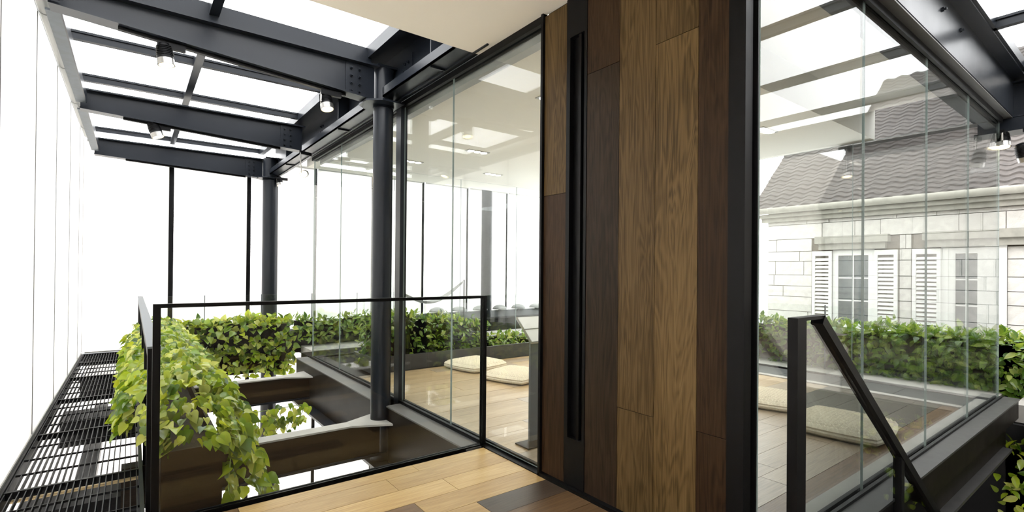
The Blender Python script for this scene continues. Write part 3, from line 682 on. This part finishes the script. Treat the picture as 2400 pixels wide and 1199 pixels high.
for k in LG:
    for mt in ('pothos', 'hedge'):
        mb = MB(); mb.add(LG[k][0].tolist(), LG[k][1]); LM[k, mt] = mb.mesh('leaf', M[mt], True)
def frame(d, nrm):
    d = d/np.linalg.norm(d); y = np.cross(nrm, d); l = np.linalg.norm(y)
    if l < 1e-4: y = np.cross(np.array([0.3, 1, 0.2]), d); l = np.linalg.norm(y)
    y /= l; z = np.cross(d, y); return np.stack([d, y, z], 1)
def plant(root, kind, mt, samples, nobj, score):
    """samples: list of (pos, dir, normal, size); the nobj with the best score become single leaves, the rest one foliage mesh"""
    samples = sorted(samples, key=lambda s: -score(s))
    base = WL[root.name]; me = LM[kind, mt]
    for p, d, nn, sz in samples[:nobj]:
        R = frame(d, nn)
        o = bpy.data.objects.new('leaf', me); COL.objects.link(o); o.parent = root
        A = np.eye(4); A[:3, :3] = R*sz; A[:3, 3] = p-np.array(base)
        o.matrix_basis = Matrix(A.tolist())
    rest = samples[nobj:]
    if rest:
        gv, gf = LG[kind]; mb = MB()
        for p, d, nn, sz in rest: mb.add((gv*sz @ frame(d, nn).T + p).tolist(), gf)
        o = mb.build('foliage', M[mt], root, smooth=True); o['kind'] = 'stuff'
def nrand(s): return rng.normal(0, s, 3)
camp = np.array([0, 0, EYE])
# planter along the balustrade
pb = thing('planter_box', (0.28, 6, 0), 'long dark timber planter box beside the balustrade', 'planter')
MB().box(0.135, 0.43, 3.35, 3.37, -0.55, 0.285).build('front_board', M['w_plant'], pb, (0.28, 3.36, 0.1))
MB().box(0.135, 0.155, 3.37, 9.0, -0.55, 0.285).build('side_board', M['w_plant'], pb, (0.145, 6, 0))
MB().box(0.41, 0.43, 3.37, 9.0, -0.55, 0.285).build('side_board', M['w_plant'], pb, (0.42, 6, 0))
MB().box(0.155, 0.41, 3.37, 9.0, 0.15, 0.2).build('soil', M['soil'], pb)
MB().box(0.155, 0.41, 3.37, 9.0, -0.55, -0.53).build('bottom_board', M['w_plant'], pb, (0.28, 6, -0.5))
seg = [3.40, 4.35, 5.4, 6.5, 7.7, 9.0]
plab = ['bright pothos trailing over the front end of the planter box', 'leafy pothos second along the planter box', 'leafy pothos in the middle of the planter box', 'leafy pothos fourth along the planter box', 'leafy pothos at the far end of the planter box']
for i, (a, b) in enumerate(zip(seg[:-1], seg[1:])):
    o = thing('pothos_plant', (0.3, (a+b)/2, 0.2), plab[i], 'plant', 'pothos along the planter box')
    sm = []
    cnt = [720, 720, 640, 560, 480][i]
    for _ in range(cnt):
        y = rng.uniform(a-0.05, b+0.05)
        th = rng.uniform(-0.25, math.pi+0.35)
        rr = rng.uniform(0.80, 1.05)
        ax = 0.31 if th < math.pi/2 else 0.36
        h = 0.30 if y > 3.8 else 0.20
        zc = 0.30
        x = 0.30 + ax*math.cos(th)*rr; z = zc + h*math.sin(th)*rr
        if th > math.pi*0.75 and (y < 4.15 or y > 8.2):
            x = max(x, 0.17)
        if y < 3.6: z = max(z, 0.29)
        if y < 3.65: x = min(x, 0.42+rng.uniform(0, 0.06)); z = min(z, 0.30+0.22*min(1, (y-3.3)/0.35)+rng.uniform(-0.04, 0.03))
        out = np.array([math.cos(th), -0.35, max(0.15, math.sin(th))])
        d = np.array([math.cos(th)*0.8, -0.45, -0.55]) + nrand(0.38)
        sm.append((np.array([x, y, z]), d, out+nrand(0.35), rng.uniform(0.05, 0.09)))
    vs = MB()
    if i == 0:                       # strands spilling past the planter's front corner
        for sx, sy, ln, drift in [(0.46, 3.42, 0.55, 0.10), (0.50, 3.48, 0.50, 0.16), (0.44, 3.36, 0.42, 0.05), (0.52, 3.60, 0.48, 0.14), (0.48, 3.44, 0.34, 0.20), (0.55, 3.75, 0.42, 0.12), (0.40, 3.30, 0.12, 0.22)]:
            pts = []
            for k in range(9):
                t = k/8; pts.append((sx+drift*t+0.02*math.sin(7*t+sx*40), sy+0.03*math.sin(5*t), 0.36-ln*t*t-0.08*t))
            vs.tube(pts, 0.004)
            for k in range(1, 9):
                for _ in range(3):
                    p = np.array(pts[k])+nrand(0.018)
                    sm.append((p, np.array([rng.normal(0.3, 0.6), -0.5+rng.normal(0, 0.4), -0.6]), np.array([rng.normal(0.2, 0.4), -0.8, 0.6])+nrand(0.3), rng.uniform(0.06, 0.105)))
    else:
        for _ in range(5 if i < 3 else 3):
            sy = rng.uniform(a, b); sx = 0.58; ln = rng.uniform(0.1, 0.3); pts = []
            for k in range(6):
                t = k/5; pts.append((sx+0.08*t, sy+0.04*math.sin(5*t), 0.26-ln*t))
            vs.tube(pts, 0.004)
            for k in range(1, 6):
                for _ in range(2): sm.append((np.array(pts[k])+nrand(0.02), np.array([0.4, -0.4, -0.8])+nrand(0.4), np.array([0.6, -0.5, 0.5])+nrand(0.3), rng.uniform(0.07, 0.11)))
    if vs.v: vs.build('vine_stems', M['stem'], o)
    plant(o, 'heart', 'pothos', sm, [290, 240, 160, 100, 60][i], lambda s: s[3]/np.linalg.norm(s[0]-camp) + 0.02*s[0][2])
# a lit trailing sprig in the void under the near joist
o = thing('hanging_vine', (0.95, 5.4, 0), 'yellow-green vine sprig hanging in the void behind the near joist', 'plant')
vs = MB(); sm = []
for sx, sy, ln in [(1.08, 5.50, 0.30), (1.15, 5.55, 0.20), (1.22, 5.6, 0.28), (1.34, 5.65, 0.25), (1.46, 5.7, 0.2), (1.0, 5.55, 0.26)]:
    pts = [(sx+0.03*math.sin(k), sy, -0.16-ln*k/5) for k in range(6)]; vs.tube(pts, 0.003)
    for k in range(6):
        for _ in range(3): sm.append((np.array(pts[k])+nrand(0.03), np.array([rng.normal(0, .6), -0.4, -0.7]), np.array([0, -0.8, 0.5])+nrand(0.4), rng.uniform(0.05, 0.09)))
vs.tube([(0.55, 5.3, 0.1), (1.0, 5.50, -0.12), (1.48, 5.7, -0.16)], 0.004)
vs.build('vine_stems', M['stem'], o); plant(o, 'heart', 'pothos', sm, 108, lambda s: s[3])

def hedge_block(name, label, x0, x1, y0, y1, zt, zbm, nleaf, nobj, size, faces, mat='hedge', kind='oval', trough=None, group='hedges in dark troughs', twig=True):
    """zt: top height as function of (x,y); faces: list of (axis, sign) sides that show"""
    o = thing(name, ((x0+x1)/2, (y0+y1)/2, zbm), label, 'hedge', group)
    sm = []
    areas = {'top': (x1-x0)*(y1-y0)*1.5}
    for fc in faces: areas[fc] = ((y1-y0) if fc[0] == 'x' else (x1-x0))*0.8
    keys = list(areas); pr = np.array([areas[k] for k in keys]); pr /= pr.sum()
    for _ in range(nleaf):
        k = keys[rng.choice(len(keys), p=pr)]
        x = rng.uniform(x0, x1); y = rng.uniform(y0, y1); t = zt(x, y)
        if k == 'top': z = t+rng.normal(-0.02, 0.035); nn = np.array([0, 0, 1.0])
        else:
            z = rng.uniform(zbm, t); nn = np.zeros(3)
            if k[0] == 'x': x = (x1 if k[1] == '+' else x0)+rng.normal(0, 0.035); nn[0] = 1 if k[1] == '+' else -1
            else: y = (y1 if k[1] == '+' else y0)+rng.normal(0, 0.035); nn[1] = 1 if k[1] == '+' else -1
            nn[2] = 0.5
        d = nn*0.5+np.array([0, 0, -0.45 if k != 'top' else 0.2])+nrand(0.5)
        sm.append((np.array([x, y, z]), d, nn+nrand(0.45)+np.array([0, 0, 0.3]), rng.uniform(0.75, 1.2)*size))
    # dark core boxes stand in for the shade inside the hedge
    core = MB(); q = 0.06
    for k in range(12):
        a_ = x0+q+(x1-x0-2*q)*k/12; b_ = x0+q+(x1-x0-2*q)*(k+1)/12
        core.box(a_, b_, y0+q, y1-q, zbm+q, zt((a_+b_)/2, (y0+y1)/2)-0.03); core.build('shade_core', M['soil'], o)
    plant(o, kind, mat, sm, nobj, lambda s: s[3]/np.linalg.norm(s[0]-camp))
    return o
# rear hedge and trough
hedge_block('rear_hedge', 'trailing hedge in the rear trough across the end of the void', 0.45, 2.2, 9.0, 9.35, lambda x, y: 0.44+0.03*math.sin(5*x), -0.45, 720, 180, 0.11, ['y-'], 'pothos', 'heart')
hedge_block('rear_hedge', 'hedge in the rear trough seen through the glass corner', 2.2, 4.4, 9.0, 9.35, lambda x, y: 0.44+0.03*math.sin(4*x), 0.1, 420, 60, 0.11, ['y-'], 'hedge', 'oval')
t = thing('rear_trough', (4, 9.2, 0), 'long dark trough of the rear hedge', 'planter')
MB().box(0.2, 8.4, 9.08, 9.38, -0.12, 0.26).build('trough_body', M['black'], t)
# hedge inside the back of the room
hedge_block('room_hedge', 'dense green hedge behind the square cushions in the glass room', 2.45, 4.3, 6.2, 6.6, lambda x, y: 0.68-0.13*max(0, x-3.0)+0.03*math.sin(9*x), 0.10, 760, 150, 0.085, ['y-', 'x-'])
hedge_block('room_hedge', 'lower green hedge behind the info stand in the glass room', 4.3, 6.3, 6.2, 6.6, lambda x, y: 0.27+0.03*math.sin(7*x), 0.08, 520, 80, 0.085, ['y-'])
t = thing('room_trough', (4.4, 6.3, 0), 'low dark trough at the back of the room floor', 'planter')
MB().box(2.4, 6.46, 6.04, 6.08, 0.001, 0.20).box(2.4, 6.46, 6.66, 6.70, 0.001, 0.20).box(2.4, 2.44, 6.08, 6.66, 0.001, 0.2).build('trough_body', M['darktile'], t)
MB().box(2.44, 6.46, 6.08, 6.66, 0.001, 0.12).build('soil', M['soil'], t)
# terrace hedge by the stone building
hedge_block('terrace_hedge', 'leafy green hedge outside the glass at the picture edge', 7.85, 8.25, -0.6, 2.6, lambda x, y: 0.57+0.03*math.sin(6*y), -0.12, 1600, 290, 0.115, ['x-'])
hedge_block('terrace_hedge', 'leafy green hedge outside the glass below the shuttered window', 7.85, 8.25, 2.6, 6.6, lambda x, y: 0.55+0.03*math.sin(5*y), -0.05, 1500, 160, 0.115, ['x-'])
t = thing('terrace_trough', (8.05, 3, 0), 'dark trough of the terrace hedge', 'planter')
MB().box(7.90, 8.30, -0.8, 6.8, -0.35, 0.14).build('trough_body', M['black'], t)
hedge_block('lower_hedge', 'yellow-green leaves on the dark wall below the sill end', 7.5, 7.75, -0.3, 1.15, lambda x, y: -0.55, -1.5, 240, 150, 0.12, ['x-'], 'pothos')
tr = MB().box(X1+0.11, 7.88, -0.6, 0.98, -0.20, -0.02).box(X1+0.03, 7.88, 1.15, 6.8, -0.20, -0.02).build('terrace_ledge', M['concrete'])
tag(tr, 'pale concrete ledge between glass wall and terrace hedge', 'ledge', kind='structure')
dwl = MB().box(7.92, 8.02, -2.4, 6.8, -3.6, -0.37).build('wall_stairwell', M['black'])
tag(dwl, 'dark stairwell wall below the terrace hedge', 'wall', kind='structure')

# ------------------------------------------------------------------ rear terrace details
gw = MB().box(4.4, 8.5, 9.45, 9.55, 0.0, 0.40).build('wall_parapet', M['greywall'])
tag(gw, 'grey rendered parapet behind the room', 'wall', kind='structure')
for i in range(6):
    x = 5.2+i*0.55
    o = thing('garden_lantern', (x, 9.42, 0.40), f'white domed lantern on the grey parapet, {ordn[i]} from the hammock', 'lantern', 'domed lanterns on the parapet')
    mb = MB(); pr = [(0.17, 0.02), (0.165, 0.05), (0.13, 0.09), (0.07, 0.115), (0.012, 0.125)]
    for (ra, za), (rb, zb2) in zip(pr[:-1], pr[1:]): mb.cyl((x, 9.5, 0.40+za), (x, 9.5, 0.40+zb2), ra, rb, 18, caps=False)
    mb.build('dome', M['canvas'], o, smooth=True)
    MB().cyl((x, 9.5, 0.40), (x, 9.5, 0.425), 0.03, 0.03, 10).build('foot', M['darktile'], o)
o = thing('hammock', (4.85, 8.9, 0), 'pale hammock slung between thin posts behind the room', 'hammock')
mb = MB(); NX = 22
for k in range(NX+1):
    t_ = k/NX; xx = 4.15+1.35*t_; zz = 0.83+0.22*t_-0.36*math.sin(math.pi*t_)*0.8
    for q in (-1, 0, 1): mb.v.append((xx, 8.95+q*0.16*math.sin(math.pi*min(1, max(0, t_)))+0.001*q, zz+0.05*abs(q)))
for k in range(NX):
    for q in range(2):
        a_ = k*3+q; mb.f.append((a_, a_+3, a_+4, a_+1)); mb.m.append(0)
mb.build('cloth', M['canvas'], o, smooth=True)
MB().cyl((4.12, 8.95, 0), (4.12, 8.95, 0.92), 0.012, 0.012, 10).build('post', M['darktile'], o)
MB().cyl((5.53, 8.95, 0), (5.53, 8.95, 1.12), 0.012, 0.012, 10).build('post', M['darktile'], o)
tf = MB().box(X0+0.2, 8.5, 8.4, 9.85, -0.14, -0.01).build('floor', M['concrete'])
tag(tf, 'pale terrace floor behind the glass room', 'floor', kind='structure')

# ------------------------------------------------------------------ stone building
BX = 12.0
sbld = thing('stone_building', (BX, 3, -1), 'pale stone house with white louvred shutters across the terrace', 'building')
YA, YZ = -2.40, 5.80
MB().box(BX+0.03, BX+0.5, YA, YZ, -1.5, 2.9).build('wall_core', M['mortar'], sbld)
opens = [(3.24, 4.83, 0.12, 1.86), (1.72, 3.05, 0.0, 1.86), (3.45, 4.66, 1.84, 2.10), (1.2, 2.79, 1.84, 2.10)]
z = -0.6; ci = 0
while z < 2.49:
    h = min([0.25, 0.31, 0.22, 0.28, 0.33, 0.24][ci % 6], 2.50-z)
    cuts = [(a, b) for a, b, za, zb3 in opens if not (z+h <= za+0.02 or z >= zb3-0.02)]
    y = YA-random.uniform(0, 0.4)
    while y < YZ:
        l = random.choice([0.45, 0.62, 0.8, 1.0, 1.2]); segs = [(max(y, YA), min(y+l, YZ))]
        for a, b in cuts:
            ns = []
            for p, q in segs:
                if q <= a or p >= b: ns.append((p, q))
                else:
                    if p < a: ns.append((p, a))
                    if q > b: ns.append((b, q))
            segs = ns
        for p, q in segs:
            if q-p > 0.05:
                e = random.uniform(0, 0.012)
                MB().box(BX-e, BX+0.06, p+0.006, q-0.006, z+0.006, z+h-0.006).build('stone_block', M['stone'], sbld, (BX, (p+q)/2, z+h/2))
        y += l
    z += h; ci += 1
def louvre(ya, yb, z0, z1):
    o = MB().box(BX-0.05, BX-0.005, ya, ya+0.06, z0, z1).box(BX-0.05, BX-0.005, yb-0.06, yb, z0, z1).box(BX-0.05, BX-0.005, ya+0.06, yb-0.06, z1-0.10, z1).box(BX-0.05, BX-0.005, ya+0.06, yb-0.06, z0, z0+0.10).build('shutter', M['whitepaint'], sbld, (BX, (ya+yb)/2, z0))
    zz = z0+0.125
    while zz < z1-0.13:
        mb = MB(); mb.prism([(BX-0.048, zz), (BX-0.042, zz-0.006), (BX-0.012, zz+0.042), (BX-0.018, zz+0.048)], 'y', ya+0.06, yb-0.06)
        mb.build('slat', M['whitepaint'], o); zz += 0.082
louvre(4.42, 4.81, 0.16, 1.80); louvre(3.26, 3.65, 0.16, 1.80); louvre(2.60, 3.03, 0.16, 1.80)
def sash(ya, yb, z0, z1, rows=3):
    o = MB().box(BX-0.01, BX+0.05, ya, ya+0.10, z0, z1).box(BX-0.01, BX+0.05, yb-0.10, yb, z0, z1).box(BX-0.01, BX+0.05, ya+0.1, yb-0.1, z1-0.12, z1).box(BX-0.01, BX+0.05, ya+0.1, yb-0.1, z0, z0+0.14).box(BX, BX+0.04, (ya+yb)/2-0.012, (ya+yb)/2+0.012, z0+0.14, z1-0.12).build('window', M['whitepaint'], sbld, (BX, (ya+yb)/2, z0))
    hh = (z1-0.12-z0-0.14)/rows
    for k in range(rows):
        for a, b in ((ya+0.1, (ya+yb)/2-0.012), ((ya+yb)/2+0.012, yb-0.1)):
            MB().box(BX+0.02, BX+0.03, a, b, z0+0.14+k*hh+0.01, z0+0.14+(k+1)*hh-0.01).build('pane', M['winglass'], o)
        if k: MB().box(BX+0.005, BX+0.035, ya+0.1, yb-0.1, z0+0.14+k*hh-0.012, z0+0.14+k*hh+0.012).build('glazing_bar', M['whitepaint'], o)
sash(3.66, 4.41, 0.14, 1.82); sash(2.0, 2.5, 0.14, 1.82)
MB().box(BX-0.02, BX+0.06, 2.50, 2.60, 0.14, 1.82).box(BX-0.03, BX+0.06, 1.72, 2.0, 0.0, 1.84).build('jamb', M['whitepaint'], sbld)
for a, b in ((3.45, 4.66), (1.2, 2.79)):
    MB().box(BX-0.10, BX+0.06, a, b, 1.83, 1.96).box(BX-0.16, BX+0.06, a-0.06, b+0.06, 1.96, 2.11).build('lintel', M['cornice'], sbld)
MB().box(BX-0.10, BX+0.06, YA, YZ+0.1, 2.50, 2.60).box(BX-0.18, BX+0.06, YA, YZ+0.18, 2.60, 2.68).build('cornice', M['cornice'], sbld)
MB().cyl((BX-0.24, YA, 2.755), (BX-0.24, YZ+0.22, 2.755), 0.075, 0.075, 16).build('gutter', M['cornice'], sbld, smooth=True)
NR, NY = 34, 320; mb = MB()
for r_ in range(NR):
    x0_, z0_ = BX-0.28+r_*0.115, 2.80+r_*0.105
    for k in range(NY):
        y_ = YA+(YZ+0.25-YA)*k/(NY-1); wv = 0.022*math.sin(y_*2*math.pi/0.30)+0.010*math.sin(y_*3.1+r_)
        mb.v.append((x0_, y_, z0_+0.035+wv)); mb.v.append((x0_+0.125, y_, z0_+0.120+wv*0.9)); mb.v.append((x0_, y_, z0_-0.01+wv*0.5))
    o_ = r_*NY*3
    for k in range(NY-1):
        a_ = o_+k*3; b_ = a_+3
        mb.f += [(a_, b_, b_+1, a_+1), (a_+2, b_+2, b_, a_)]; mb.m += [0, 0]
ob = mb.build('roof_tiles', M['tiles'], sbld, smooth=True); ob['kind'] = 'stuff'

# ------------------------------------------------------------------ lower level table seen through the void
o = thing('high_table', (4.0, 9.0, ZL), 'dark high table on the lower level in front of the blinds', 'table')
MB().box(3.55, 4.25, 8.7, 9.2, ZL+1.02, ZL+1.08).build('table_top', M['black'], o)
for xx in (3.62, 4.18):
    for yy in (8.76, 9.14): MB().box(xx-0.03, xx+0.03, yy-0.03, yy+0.03, ZL, ZL+1.02).build('leg', M['black'], o)
print('objects', len(bpy.data.objects))
